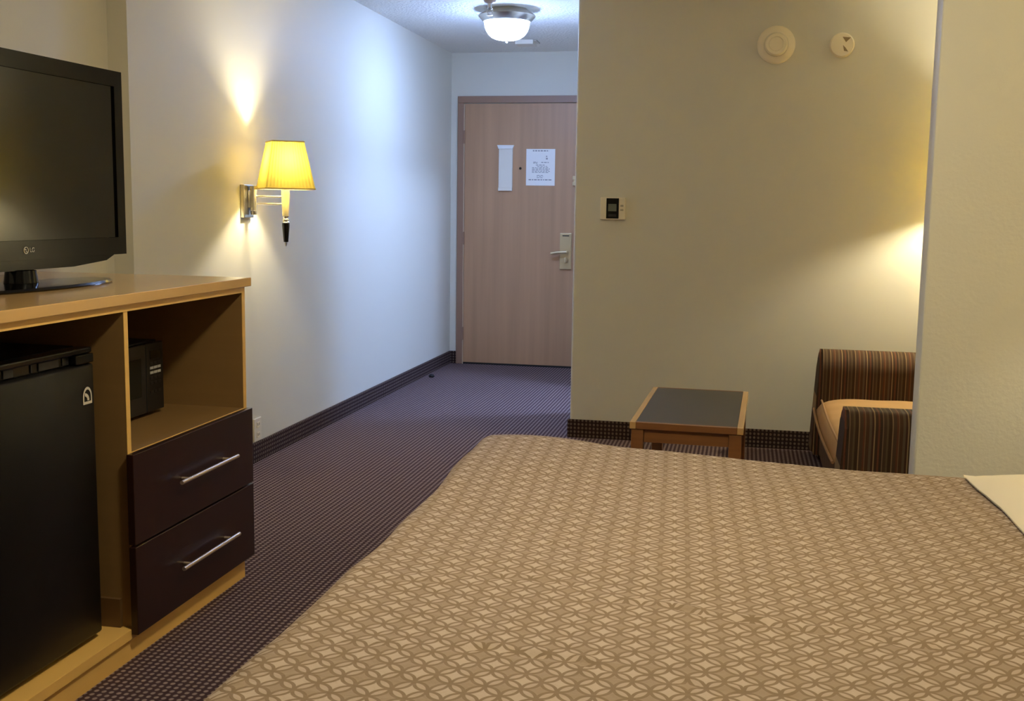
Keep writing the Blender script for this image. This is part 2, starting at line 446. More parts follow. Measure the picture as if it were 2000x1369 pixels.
t = on_wall('thermostat', 'ivory thermostat with a black display panel on the beige wall', 'thermostat', -0.684, 1.241)
obj('housing', box(-0.066, 0.066, -0.030, 0, -0.058, 0.058, 0.004), m_ivory, t)
dp = obj('display_panel', box(-0.034, 0.032, -0.034, -0.0305, -0.052, 0.054, 0.0015), m_black_gl, t)
obj('lcd', box(-0.024, 0.020, -0.0352, -0.0342, -0.014, 0.024), m_lcd, dp)
obj('mode_buttons', box(-0.022, 0.020, -0.0362, -0.0342, -0.042, -0.030, 0.001), m_micro, dp)
bm = bmesh.new(); B(bm, 0.040, 0.056, -0.0325, -0.0305, 0.010, 0.020, 0.001); B(bm, 0.040, 0.056, -0.0325, -0.0305, -0.012, -0.002, 0.001)
obj('setting_button', bm, mat('grey button', (176, 164, 142), 0.5), t)

# wall outlet beyond the cabinet
t = thing('wall_outlet', 'white electrical outlet low on the white wall above the carpet base', 'outlet', (XL, 4.865, 0.148))
pl = obj('cover_plate', box(0, 0.008, -0.040, 0.040, -0.046, 0.066, 0.003), m_white, t)
for z in (-0.016, 0.034):
    s_ = obj('socket', box(0.0082, 0.011, -0.017, 0.017, z - 0.014, z + 0.014, 0.002), m_ivory, t)
    b2 = bmesh.new(); B(b2, 0.0112, 0.0118, -0.009, -0.006, z - 0.004, z + 0.008); B(b2, 0.0112, 0.0118, 0.006, 0.009, z - 0.004, z + 0.008)
    obj('slot', b2, m_dark, s_)

# ------------------------------------------------------------------ hallway ceiling fittings
LX, LY = -1.446, 6.65
t = thing('ceiling_light', 'lit flush ceiling light with frosted glass bowl and nickel rim in the hall', 'ceiling light', (LX, LY, ZC))
obj('rim', lathe(bmesh.new(), [(0.12, 0), (0.13, -0.012), (0.168, -0.034), (0.172, -0.040), (0.168, -0.046), (0.150, -0.066), (0.142, -0.074), (0.136, -0.070), (0.12, -0.04)], seg=56), m_steel, t, smooth=True)
def bowl_mat(name, col, power):
    m = bpy.data.materials.new(name); m.use_nodes = True
    nt = m.node_tree; b = nt.nodes['Principled BSDF']
    b.inputs['Base Color'].default_value = (0.9, 0.92, 0.95, 1); b.inputs['Roughness'].default_value = 0.15
    b.inputs['Emission Color'].default_value = (*col, 1)
    # the bulbs sit over the middle of the bowl, so its bottom glows more than its sides
    ge = nt.nodes.new('ShaderNodeNewGeometry'); sp = nt.nodes.new('ShaderNodeSeparateXYZ')
    nt.links.new(ge.outputs['Normal'], sp.inputs[0])
    mr = nt.nodes.new('ShaderNodeMapRange'); nt.links.new(sp.outputs[2], mr.inputs['Value'])
    mr.inputs['From Min'].default_value = 0.0; mr.inputs['From Max'].default_value = -1.0
    mr.inputs['To Min'].default_value = 0.12 * power; mr.inputs['To Max'].default_value = 2.1 * power
    nt.links.new(mr.outputs[0], b.inputs['Emission Strength'])
    return m
BOWL = 24.0; BATH_FILL_W = 50.0; ROOM_FILL_W = 19.5; ROOM_FILL_L = (-0.25, 2.0)  # bathroom and bedroom values drive added, unseen lights
prof = [(0.135, -0.072)] + [(0.135 * math.cos(a) ** 0.65, -0.072 - 0.108 * math.sin(a)) for a in [PI / 2 * k / 12 for k in range(1, 12)]] + [(0.0, -0.180)]
bm = lathe(bmesh.new(), prof, seg=72)
for v in bm.verts:      # shallow vertical ribs in the glass
    r = math.hypot(v.co.x, v.co.y)
    if r > 0.02:
        k = 1 + 0.010 * math.cos(24 * math.atan2(v.co.y, v.co.x)); v.co.x *= k; v.co.y *= k
obj('glass_bowl', bm, bowl_mat('lit ribbed glass', (0.37, 0.56, 1.10), BOWL), t, smooth=True)
hall_light = t
t['group'] = 'flush ceiling lights'
obj('finial', lathe(bmesh.new(), [(0, -0.205), (0.005, -0.200), (0.006, -0.192), (0.004, -0.188), (0.010, -0.182), (0.010, -0.1765)], seg=16), m_steel, t, smooth=True)

t = thing('sprinkler', 'small pendent fire sprinkler on the ceiling in front of the hall light', 'sprinkler', (-1.448, 6.20, ZC))
obj('escutcheon', lathe(bmesh.new(), [(0.045, 0), (0.045, -0.010), (0.030, -0.040), (0.014, -0.046)], seg=28), mat('pinkish escutcheon', (196, 176, 168), 0.5), t, smooth=True)
bm = lathe(bmesh.new(), [(0.012, -0.044), (0.012, -0.070), (0.016, -0.074), (0.009, -0.080)], seg=20)
obj('body', bm, m_steel, t, smooth=True)
bm = tube(bmesh.new(), [(0.014, 0, -0.076), (0.017, 0, -0.092), (0.004, 0, -0.108)], 0.003, 8); tube(bm, [(-0.014, 0, -0.076), (-0.017, 0, -0.092), (-0.004, 0, -0.108)], 0.003, 8)
obj('frame_arms', bm, m_steel, t, smooth=True)
obj('deflector', lathe(bmesh.new(), [(0, -0.107), (0.018, -0.108), (0.018, -0.110), (0, -0.112)], seg=24), m_steel, t, smooth=True)

t = thing('ceiling_box', 'small white rectangular box on the hall ceiling near the door wall', 'ceiling box', (-1.575, 7.90, ZC))
obj('housing', box(-0.068, 0.062, -0.07, 0.07, -0.030, 0, 0.003), m_white, t)
obj('side_flange', box(0.0625, 0.085, -0.06, 0.085, -0.010, 0, 0.002), m_steel, t)

t = obj('lint_scrap', lathe(bmesh.new(), [(0, 0.0), (0.018, 0.002), (0.022, 0.012), (0.012, 0.024), (0, 0.026)], (-2.195, 7.667, 0), seg=9), m_dark, loc=(-2.195, 7.667, 0))
tag(t, 'tiny dark scrap on the hall carpet beside the baseboard', 'scrap')

# ------------------------------------------------------------------ swing-arm wall lamps
lamp = thing('wall_lamp', 'swing-arm lamp with pleated yellow shade on the white wall beyond the cabinet', 'wall lamp', (XL, 4.78, 1.25), group='swing-arm wall lamps')
bp_ = obj('back_plate', box(0, 0.020, -0.050, 0.050, -0.076, 0.076, 0.003), m_steel, lamp)
bm = tube(bmesh.new(), [(0.040, 0.006, -0.062), (0.040, 0.006, -0.044)], [0.014, 0.016])
tube(bm, [(0.040, 0.006, -0.043), (0.040, 0.006, 0.070)], 0.017, 16)
B(bm, 0.0205, 0.034, -0.012, 0.022, -0.03, 0.05, 0.002)
obj('pivot', bm, m_steel, lamp, smooth=True)
SX = 0.200
for z in (0.022, -0.012):
    obj('arm', tube(bmesh.new(), [(0.050, 0.004, z), (SX, 0.0, z)], 0.005), m_chrome, lamp, smooth=True)
obj('stem', lathe(bmesh.new(), [(0.0, 0.072), (0.019, 0.070), (0.018, 0.0), (0.015, -0.066), (0, -0.066)], (SX, 0, 0), seg=24), m_cream, lamp, smooth=True)
obj('collar', lathe(bmesh.new(), [(0, -0.0665), (0.015, -0.067), (0.010, -0.073), (0.017, -0.080), (0.017, -0.084), (0.012, -0.088), (0.017, -0.094), (0, -0.096)], (SX, 0, 0), seg=24), m_chrome, lamp, smooth=True)
gr = obj('grip', lathe(bmesh.new(), [(0, -0.0965), (0.0175, -0.097), (0.0175, -0.110), (0.011, -0.184), (0, -0.186)], (SX, 0, 0), seg=24), m_black_gl, lamp, smooth=True)
obj('tip', lathe(bmesh.new(), [(0, -0.1865), (0.007, -0.187), (0.004, -0.200), (0, -0.206)], (SX, 0, 0), seg=16), m_steel, gr, smooth=True)
SZ0, SZ1, SW0, SW1 = 0.058, 0.270, 0.112, 0.072
def shade_bm(z0, z1, w0, w1, n=28, rows=8):
    bm = bmesh.new(); rot = math.radians(35.5); rings = []
    for r in range(rows + 1):
        f = r / rows; w = w0 + (w1 - w0) * f; z = z0 + (z1 - z0) * f; ring = []
        for s in range(4):
            for k in range(n):
                a = -1 + 2 * k / n; ins = 0.0016 * (k % 2) if k else -0.0006
                x, y = (w - ins), a * w
                th = rot + s * PI / 2
                ring.append(bm.verts.new((SX + x * math.cos(th) - y * math.sin(th), x * math.sin(th) + y * math.cos(th), z)))
        rings.append(ring)
    M_ = len(rings[0])
    for r in range(rows):
        for k in range(M_):
            bm.faces.new((rings[r][k], rings[r][(k + 1) % M_], rings[r + 1][(k + 1) % M_], rings[r + 1][k]))
    return bm
sh = obj('lamp_shade', shade_bm(SZ0, SZ1, SW0, SW1), m_shade, lamp)
def trim_bm(z, w):
    bm = bmesh.new(); rot = math.radians(35.5)
    if True:
        pts = []
        for s in range(5):
            th = rot + s * PI / 2 + PI / 4; pts.append((SX + w * 1.4142 * math.cos(th), w * 1.4142 * math.sin(th), z))
        for a, b in zip(pts[:-1], pts[1:]): tube(bm, [a, b], 0.0035, 8)
    return bm
m_trim = mat('shade trim tape', (226, 206, 140), 0.7)
for z, w in ((SZ0, SW0), (SZ1, SW1)): obj('shade_trim', trim_bm(z, w), m_trim, sh)
# spider wires holding the shade, socket and bulb
bm = bmesh.new()
for s in range(4):
    th = math.radians(35.5) + s * PI / 2
    tube(bm, [(SX + 0.018 * math.cos(th), 0.018 * math.sin(th), 0.066), (SX + (SW0 - 0.004) * math.cos(th), (SW0 - 0.004) * math.sin(th), SZ0 + 0.004)], 0.0016, 6)
obj('shade_fitter', bm, m_steel, lamp)
obj('socket', lathe(bmesh.new(), [(0.0, 0.0725), (0.011, 0.0725), (0.011, 0.1525), (0.0, 0.1525)], (SX, 0, 0), seg=16), m_white, lamp, smooth=True)
BR = 0.027; BA = 4 * PI * BR * BR
obj('bulb', lathe(bmesh.new(), [(0, 0.153)] + [(BR * math.sin(a), 0.180 - BR * math.cos(a)) for a in [PI * k / 10 for k in range(1, 10)]] + [(0, 0.207)], (SX, 0, 0), seg=16),
    m_white, lamp, smooth=True)

def lamp_light(root, power, col=(1.0, 0.92, 0.67), rz=0.0):
    b = [c for c in root.children if c.name.startswith('bulb')][0]
    b.material_slots[0].link = 'OBJECT'
    b.material_slots[0].material = emis('lit bulb', col, power / (PI * BA))
W_HALL, W_NOOK, W_BED, W_FILL = 5.4, 13.0, 3.8, 3.4
lamp_light(lamp, W_HALL)
nook = dup(lamp, (1.13, YP, 1.25), -PI / 2, 'swing-arm lamp on the beige cross wall above the striped loveseat, behind the partition')
for c in nook.children:            # a shorter bulb sits lower in this shade
    if c.name.startswith('bulb'): c.location.z = -0.045
    if c.name.startswith('socket'): c.scale.z = 0.71
lamp_light(nook, W_NOOK, rz=-PI / 2)
bedl = dup(lamp, (XR, 3.15, 1.25), PI, 'swing-arm bedside lamp on the head wall between bed and partition')
lamp_light(bedl, W_BED, rz=PI)
fill_lamp = dup(lamp, (XR, 0.62, 1.25), PI, 'added unseen swing-arm lamp on the head wall at the near side of the bed')  # unseen lamp added as fill light for the room
lamp_light(fill_lamp, W_FILL, rz=PI)

# unseen light added behind the cross wall to brighten the hall through the doorway
bath_fill_light = dup(hall_light, (-0.15, 7.02, ZC), 0, 'added unseen lit flush ceiling light with frosted glass bowl in the bathroom beyond the hall')
g_ = [c for c in bath_fill_light.children if c.name.startswith('glass_bowl')][0]
g_.material_slots[0].link = 'OBJECT'; g_.material_slots[0].material = bowl_mat('lit glass of added bathroom light', (0.39, 0.575, 1.08), BATH_FILL_W)
# unseen light added to brighten the bedroom, a warmer copy of the hall fixture
room_fill_light = dup(hall_light, (ROOM_FILL_L[0], ROOM_FILL_L[1], ZC), 0, 'added unseen lit flush ceiling light with frosted glass bowl above the bed')
g_ = [c for c in room_fill_light.children if c.name.startswith('glass_bowl')][0]
g_.material_slots[0].link = 'OBJECT'; g_.material_slots[0].material = bowl_mat('lit warm glass of added light', (1.0, 0.90, 0.62), ROOM_FILL_W)

# ------------------------------------------------------------------ television cabinet
CX, CB = -1.585, -2.330            # front edge of the panels, back
CY0, CY1 = 1.960, 3.325
cab = thing('media_cabinet', 'maple open cabinet holding the fridge and microwave, with dark drawers', 'cabinet', (-1.95, 2.65, 0))
def cobj(name, bm, m, parent=None, **k):
    return obj(name, loc_bm(bm, cab), m, parent or cab, **k)
cobj('top', box(CB, CX + 0.018, CY0 - 0.015, CY1 + 0.013, 0.972, 1.000, 0.002), m_maple_top)
cobj('top_rail', box(CX - 0.020, CX + 0.002, CY0 + 0.02, CY1 - 0.02, 0.952, 0.9715), m_maple)
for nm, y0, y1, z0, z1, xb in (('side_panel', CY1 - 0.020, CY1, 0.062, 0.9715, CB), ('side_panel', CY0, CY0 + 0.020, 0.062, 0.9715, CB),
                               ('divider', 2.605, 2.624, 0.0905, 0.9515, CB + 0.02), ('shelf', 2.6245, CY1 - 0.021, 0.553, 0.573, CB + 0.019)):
    pn = cobj(nm, box(xb, CX - 0.0022, y0, y1, z0, z1), m_maple_shaded)
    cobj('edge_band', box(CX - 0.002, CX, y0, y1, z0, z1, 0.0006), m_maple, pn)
cobj('back_panel', box(CB, CB + 0.018, CY0 + 0.021, CY1 - 0.021, 0.091, 0.9715), m_maple_shaded)
cobj('bottom_deck', box(CB, CX + 0.004, CY0 + 0.021, CY1 - 0.021, 0.062, 0.090, 0.001), m_maple)
cobj('plinth', box(CB, CX - 0.006, CY0 + 0.01, CY1 - 0.02, 0.0, 0.061), m_maple)
cobj('cleat', box(CB + 0.1, CX - 0.03, 2.592, 2.6045, 0.091, 0.170), mat('shaded brown cleat', (104, 76, 44), 0.45))  # shade over the cleat is put into its brown
for z0, z1, hz in ((0.076, 0.320, 0.197), (0.326, 0.573, 0.450)):
    d = cobj('drawer', box(CX + 0.005, CX + 0.025, 2.588, 3.316, z0, z1, 0.0015), m_espresso)
    bm = tube(bmesh.new(), [(CX + 0.052, 2.793, hz), (CX + 0.052, 3.150, hz)], 0.006, 14)
    for y in (2.843, 3.100): tube(bm, [(CX + 0.0255, y, hz), (CX + 0.050, y, hz)], 0.0045, 10)
    cobj('handle', bm, m_handle, d, smooth=True)
    cobj('drawer_box', box(CB + 0.15, CX + 0.0045, 2.64, CY1 - 0.035, z0 + 0.03, z1 - 0.04), m_maple, d)

# mini fridge standing in the left bay
FRX, FY0, FY1 = -1.628, 2.045, 2.530
t = thing('mini_fridge', 'black compact fridge standing in the open left bay of the cabinet', 'fridge', (-1.9, 2.29, 0.0905))
def fo(name, bm, m, parent=None, **k): return obj(name, loc_bm(bm, t), m, parent or t, **k)
fo('body', box(-2.12, FRX - 0.052, FY0, FY1, 0.0985, 0.868, 0.006), m_fridge)
fdoor = fo('door', box(FRX - 0.048, FRX, FY0, FY1, 0.105, 0.826, 0.008, 3), m_fridge, smooth=True)
bm = bmesh.new()
B(bm, FRX - 0.048, FRX - 0.022, FY0, FY1, 0.828, 0.852)          # recessed pull
B(bm, FRX - 0.048, FRX, FY1 - 0.075, FY1, 0.828, 0.852, 0.003)
B(bm, FRX - 0.048, FRX, FY0, FY0 + 0.06, 0.828, 0.852, 0.003)
B(bm, FRX - 0.048, FRX - 0.004, FY0, FY1, 0.853, 0.868, 0.004)
fo('door_handle', bm, m_black_gl, fdoor)
for y0, y1 in ((2.20, 2.235), (2.30, 2.306), (2.33, 2.41), (2.425, 2.45)):
    fo('pull_highlight', box(FRX - 0.022, FRX - 0.019, y0, y1, 0.830, 0.850, 0.001), m_micro, fdoor)  # lighter slips painted in as highlights on the pull
for y in (FY0 + 0.05, FY1 - 0.05):
    fo('foot', lathe(bmesh.new(), [(0.016, 0.0905), (0.016, 0.0985)], (FRX - 0.09, y, 0), seg=14), m_black, smooth=True)
# arch badge: outline ring, inner sweep and a bottom bar
m_badge = mat('silver badge', (206, 196, 184), 0.4)
bm = bmesh.new(); yc, zc = 2.494, 0.742
to3 = lambda u, v, w: (FRX + 0.0004 + w, yc + u, zc + v)
def arch(r, h, n=14):
    return [(-r, -h)] + [(-r * math.cos(PI * k / n), r * 1.35 * math.sin(PI * k / n)) for k in range(n + 1)] + [(r, -h)]
o_, i_ = arch(0.0195, 0.018), arch(0.0145, 0.013)
def strip(o_, i_):
    vo = [bm.verts.new(to3(u, v, 0.0015)) for u, v in o_]; vi = [bm.verts.new(to3(u, v, 0.0015)) for u, v in i_]
    n = len(vo)
    for k in range(n):
        bm.faces.new((vo[k], vo[(k + 1) % n], vi[(k + 1) % n], vi[k]))
strip(o_, i_)
sw_o = [(-0.011 + 0.019 * math.sin(a), -0.009 + 0.020 * math.cos(a)) for a in [PI / 2 * k / 8 for k in range(9)]]
sw_i = [(-0.011 + 0.010 * math.sin(a), -0.009 + 0.012 * math.cos(a)) for a in [PI / 2 * k / 8 for k in range(9)]]
vo = [bm.verts.new(to3(u, v, 0.0015)) for u, v in sw_o]; vi = [bm.verts.new(to3(u, v, 0.0015)) for u, v in sw_i]
for k in range(8): bm.faces.new((vo[k], vo[k + 1], vi[k + 1], vi[k]))
prism(bm, [(-0.016, -0.018), (0.016, -0.018), (0.0155, -0.0115), (-0.0155, -0.0115)], to3, 0.0016)
fo('badge', bm, m_badge, fdoor)

# microwave on the shelf in the right bay
MX, MY0, MY1, MZ0, MZ1 = -1.800, 2.735, 3.180, 0.582, 0.806
t = thing('microwave', 'black microwave oven on the shelf in the right bay of the cabinet', 'microwave', (-1.98, 2.95, 0.573))
def mo(name, bm, m, parent=None, **k): return obj(name, loc_bm(bm, t), m, parent or t, **k)
mo('body', box(MX - 0.32, MX - 0.022, MY0, MY1, MZ0, MZ1, 0.004), m_black)
dr = mo('door', box(MX - 0.021, MX, MY0, MY1 - 0.105, MZ0 + 0.004, MZ1 - 0.004, 0.003), m_micro)
mo('window', box(MX + 0.0002, MX + 0.0018, MY0 + 0.035, MY1 - 0.135, MZ0 + 0.06, MZ1 - 0.045, 0.0006), m_micro_glass, dr)
cp = mo('control_panel', box(MX - 0.021, MX, MY1 - 0.103, MY1, MZ0 + 0.004, MZ1 - 0.004, 0.003), m_black)
for z, mm in ((0.738, m_micro), (0.724, m_grey_print), (0.709, m_grey_print), (0.692, m_micro), (0.676, m_micro), (0.648, m_micro)):
    b3 = bmesh.new()
    for k in range(3): B(b3, MX + 0.0003, MX + 0.0015, MY1 - 0.082 + 0.022 * k, MY1 - 0.063 + 0.022 * k, z - 0.004, z + 0.004)
    mo('button_row', b3, mm, cp)
mo('display', box(MX + 0.0003, MX + 0.0014, MY1 - 0.08, MY1 - 0.022, 0.752, 0.778), m_screen, cp)
for x in (MX - 0.05, MX - 0.28):
    for y in (MY0 + 0.04, MY1 - 0.04):
        mo('foot', lathe(bmesh.new(), [(0, 0.573), (0.012, 0.573), (0.012, 0.5818), (0, 0.5818)], (x, y, 0), seg=12), m_black)

# television on the cabinet top
TX, TC, TH = -1.900, 2.667, 0.459
t = thing('television', 'black flat-screen television on a stand on top of the maple cabinet', 'television', (TX - 0.03, TC, 1.0))
t.rotation_euler = (0, 0, math.radians(-2.0))
def to(name, bm, m, parent=None, **k): return obj(name, loc_bm(bm, t), m, parent or t, **k)
bm = bmesh.new()
y0, y1, z0, z1 = TC - TH, TC + TH, 1.078, 1.630
bw, bt, bb = 0.040, 0.046, 0.052
B(bm, TX - 0.035, TX, y0, y1, z1 - bt, z1); B(bm, TX - 0.035, TX, y0, y1, z0, z0 + bb)
B(bm, TX - 0.035, TX, y0, y0 + bw, z0 + bb, z1 - bt); B(bm, TX - 0.035, TX, y1 - bw, y1, z0 + bb, z1 - bt)
bz = to('bezel', bm, m_black_gl)
to('screen', box(TX - 0.020, TX - 0.006, y0 + bw + 0.0005, y1 - bw - 0.0005, z0 + bb + 0.0005, z1 - bt - 0.0005), m_screen)
to('back_housing', box(TX - 0.085, TX - 0.0355, y0 + 0.03, y1 - 0.03, z0 + 0.03, z1 - 0.04, 0.02), m_black)
bm = prism(bmesh.new(), [(-0.40, 1.0775), (0.40, 1.0775), (0.36, 1.062), (0.2, 1.050), (-0.2, 1.050), (-0.36, 1.062)], lambda u, v, w: (TX - 0.004 - w, TC + u, v), 0.035)
to('speaker_bar', bm, m_black_gl)
to('neck', lathe(bmesh.new(), [(0.045, 1.016), (0.040, 1.0495)], (TX - 0.02, TC - 0.01, 0), seg=28), m_black_gl, smooth=True)
bm = lathe(bmesh.new(), [(0, 1.0005), (0.99, 1.0005), (1.0, 1.004), (0.97, 1.010), (0.5, 1.015), (0, 1.016)], seg=64)
for v in bm.verts:
    v.co.x = TX - 0.025 + v.co.x * 0.125; v.co.y = TC + v.co.y * 0.375
to('stand_base', bm, m_black_gl, smooth=True)
# maker's mark on the lower bezel: round emblem and two letters
m_logo = mat('silver logo', (206, 200, 190), 0.4)
lg = to('logo', text_bm('LG', 0.017, 0.0005, Matrix.Translation((TX + 0.0012, TC + 0.012, z0 + 0.026)) @ Matrix(((0, 0, 1, 0), (1, 0, 0, 0), (0, 1, 0, 0), (0, 0, 0, 1)))), m_logo, bz)
bm = lathe(bmesh.new(), [(0.0095, 0.0003), (0.0095, 0.0016), (0.0078, 0.0016), (0.0078, 0.0003)], (TX, TC - 0.012, z0 + 0.026), axis='x', seg=28)
B(bm, TX + 0.0003, TX + 0.0016, TC - 0.0132, TC - 0.0118, z0 + 0.022, z0 + 0.030)
B(bm, TX + 0.0003, TX + 0.0016, TC - 0.0132, TC - 0.0080, z0 + 0.021, z0 + 0.0225)
lathe(bm, [(0, 0.0003), (0.0016, 0.0003), (0.0016, 0.0016), (0, 0.0016)], (TX, TC - 0.0160, z0 + 0.0285), axis='x', seg=12)
to('emblem', bm, m_logo, bz)

# ------------------------------------------------------------------ bed
BX0, BX1, BY0, BY1 = -0.690, 1.370, 0.960, 2.905
bed = thing('bed', 'king bed under the patterned tan bedspread with its head at the right', 'bed', ((BX0 + BX1) / 2, (BY0 + BY1) / 2, 0))
def bo(name, bm, m, parent=None, **k): return obj(name, loc_bm(bm, bed), m, parent or bed, **k)
bo('mattress', box(BX0 + 0.035, BX1, BY0 + 0.035, BY1 - 0.035, 0.335, 0.560, 0.05, 4), m_sheet, smooth=True)
bo('box_spring', box(BX0 + 0.04, BX1, BY0 + 0.04, BY1 - 0.04, 0.13, 0.334, 0.01), m_sheet)
bm = box(BX0 + 0.08, BX1, BY0 + 0.08, BY1 - 0.08, 0.0, 0.129)
bo('base', bm, m_espresso)
bo('headboard', box(1.395, 1.445, BY0 - 0.05, BY1 + 0.05, 0.30, 1.05, 0.01), m_head)

def top_z(x, y):
    z = 0.600
    f = max(0.0, min(1.0, (y - 2.1) / 0.75))
    f = f * f * (3 - 2 * f)
    g = 0.030 * math.exp(-((x + 0.56) / 0.20) ** 2) + 0.010 * math.exp(-((x + 0.2) / 0.25) ** 2) - 0.014 * (1 / (1 + math.exp(-(x - 0.15) / 0.08)))
    z += f * g
    z += 0.006 * noise.noise(Vector((x * 2.2, y * 2.6, 1.3))) + 0.003 * noise.noise(Vector((x * 6, y * 9, 4.7)))
    return z
creases = []      # (x0,y0,x1,y1,amp,width)
rc = random.Random(11)
base_cr = [
    (-0.201, 1.737, 0.198, 1.694, 0.0110, 0.0085),
    (-0.398, 2.036, -0.262, 1.991, 0.0050, 0.0085),
    (-0.412, 2.269, -0.274, 2.231, 0.0050, 0.0085),
    (-0.416, 1.494, -0.117, 1.468, 0.0100, 0.0085),
    (0.169, 1.701, 0.347, 1.621, 0.0070, 0.0085),
    (-0.130, 2.693, -0.018, 2.680, 0.0050, 0.0085),
    (-0.156, 1.886, -0.080, 1.964, 0.0060, 0.0085),
    (-0.436, 1.814, -0.208, 1.791, 0.0060, 0.0085),
    (0.110, 1.954, 0.284, 1.956, 0.0040, 0.0085),
    (-0.600, 1.485, -0.433, 1.458, 0.0040, 0.0085),
    (0.020, 2.187, 0.207, 2.183, 0.0040, 0.0085),
    (-0.115, 1.446, 0.122, 1.443, 0.0060, 0.0085),
    (0.285, 2.371, 0.437, 2.363, 0.0040, 0.0085),
    (-0.584, 1.777, -0.446, 1.744, 0.0050, 0.0085),
    (-0.363, 2.463, -0.197, 2.451, 0.0040, 0.0085),
]
for c in base_cr: creases.append(c)
for k in range(16):
    x = rc.uniform(-0.6, 0.6); y = rc.uniform(1.15, 2.7); L = rc.uniform(0.12, 0.35); a = rc.uniform(-0.45, 0.05)
    creases.append((x, y, x + L * math.cos(a), y + L * math.sin(a), rc.uniform(0.0015, 0.0035), rc.uniform(0.009, 0.014)))
def crease_z(x, y):
    s = 0.0
    for x0, y0, x1, y1, amp, w in creases:
        dx, dy = x1 - x0, y1 - y0; L2 = dx * dx + dy * dy
        t_ = ((x - x0) * dx + (y - y0) * dy) / L2
        if t_ < -0.2 or t_ > 1.2: continue
        tt = min(1, max(0, t_)); L = math.sqrt(L2)
        w = 1.3 * w
        d = ((x - x0) * (-dy) + (y - y0) * dx) / L + 0.010 * math.sin(5 * t_ + x0 * 9) + 0.004 * math.sin(17 * t_)
        if abs(d) > 5 * w: continue
        e = max(0.0, 1 - (2 * t_ - 1) ** 4) if 0 < t_ < 1 else 0.0
        e *= 0.75 + 0.35 * math.sin(23 * t_ + 40 * y0)
        s += 0.5 * amp * e * (0.75 * math.exp(-((d - 0.9 * w) / w) ** 2) - 0.85 * math.exp(-((d + 0.3 * w) / (0.7 * w)) ** 2) + 0.3 * math.exp(-((d + 1.9 * w) / w) ** 2))
    return s
R_ = 0.055; DROP = 0.36
cx0, cy0, cy1 = BX0 + R_, BY0 + R_, BY1 - R_
ext = R_ * PI / 2 + DROP
step = 0.008
us = []; u = cx0 - ext
while u < BX1 - 0.01: us.append(u); u += step
us.append(BX1 - 0.01)
vs_ = []; v = cy0 - ext
while v < cy1 + ext: vs_.append(v); v += step
bm = bmesh.new(); uvl = bm.loops.layers.uv.new('cloth'); grid = []
ROT = -0.056; cR, sR = math.cos(ROT), math.sin(ROT)
uvs = {}
for u in us:
    row = []
    for v in vs_:
        ub = 0.010 * noise.noise(Vector((v * 4.0, 0.3, 7.0)))
        qx = max(u, cx0); qy = min(max(v, cy0), cy1)
        ex, ey = u - qx, v - qy; d = math.hypot(ex, ey)
        zt = top_z(qx, qy) + crease_z(qx, qy)
        if d < 1e-9: p = (u, v, zt)
        else:
            dx, dy = ex / d, ey / d
            arc = R_ * PI / 2
            if d < arc: h, dz = R_ * math.sin(d / R_), R_ * (1 - math.cos(d / R_))
            else:
                h, dz = R_ + 0.012 * math.sin(9 * (qx + qy) + 3 * dx) * min(1, (d - arc) / 0.15), R_ + (d - arc)
            if ex and ey: dz = min(dz, R_ + DROP)
            p = (qx + dx * h + (ub * min(1, d / 0.05) if ex else 0), qy + dy * h, zt - dz)
        vert = bm.verts.new(p); row.append(vert)
        du, dv = u - 0.022, v - 1.510
        wj = noise.noise(Vector((u * 3.1, v * 3.1, 9.0))), noise.noise(Vector((u * 3.1, v * 3.1, 23.0)))
        uvs[vert] = (du * cR - dv * sR + 0.009 * wj[0], du * sR + dv * cR + 0.009 * wj[1])
    grid.append(row)
for i in range(len(us) - 1):
    for j in range(len(vs_) - 1):
        f = bm.faces.new((grid[i][j], grid[i + 1][j], grid[i + 1][j + 1], grid[i][j + 1]))
        for l in f.loops: l[uvl].uv = uvs[l.vert]
bs = obj('bedspread', bm, m_bedspread, smooth=True, angle=180, loc=((BX0 + BX1) / 2, (BY0 + BY1) / 2, 0.56))
tag(bs, 'tan bedspread with interlocking circle pattern spread over the bed', 'bedspread')

# pillow at the head end
def pillow_bm(cx, cy, z0, lx, ly, h, n=30):
    bm = bmesh.new(); top, bot = [], []
    for i in range(n + 1):
        rt, rb = [], []
        for j in range(n + 1):
            a, b = -1 + 2 * i / n, -1 + 2 * j / n
            sx = 1 - 0.05 * (1 - b * b) ** 1.0 * 0 ; 
            px = a * lx / 2 * (1 - 0.07 * (1 - b * b) * abs(a) ** 4 + 0.0)
            px = a * lx / 2 * (1 + 0.0 * b) * (1 - 0.045 * (b * b) * 0)
            py = b * ly / 2 * (1 - 0.05 * (1 - a * a) * abs(b) ** 3)
            px = a * lx / 2 * (1 - 0.06 * (1 - b * b) * abs(a) ** 3)
            e = max(0.0, (1 - a ** 4) * (1 - b ** 4)) ** 0.8
            zz = 0.5 * h * e * 0.62
            zz += 0.004 * noise.noise(Vector((px * 9, py * 9, 2))) * e
            zb = top_z(max(cx + px, BX0 + 0.06), min(cy + py, BY1 - 0.06)) + 0.007
            rt.append((cx + px, cy + py, zb + 0.003 + zz * 1.5)); rb.append((cx + px, cy + py, zb))
        top.append([bm.verts.new(p) for p in rt]); bot.append([bm.verts.new(p) for p in rb])
    for i in range(n):
        for j in range(n):
            bm.faces.new((top[i][j], top[i + 1][j], top[i + 1][j + 1], top[i][j + 1]))
            bm.faces.new((bot[i][j], bot[i][j + 1], bot[i + 1][j + 1], bot[i + 1][j]))
    bmesh.ops.remove_doubles(bm, verts=bm.verts[:], dist=0.0005)
    return bm
PCX, PCY, PZ = 0.855, 2.435, 0.606
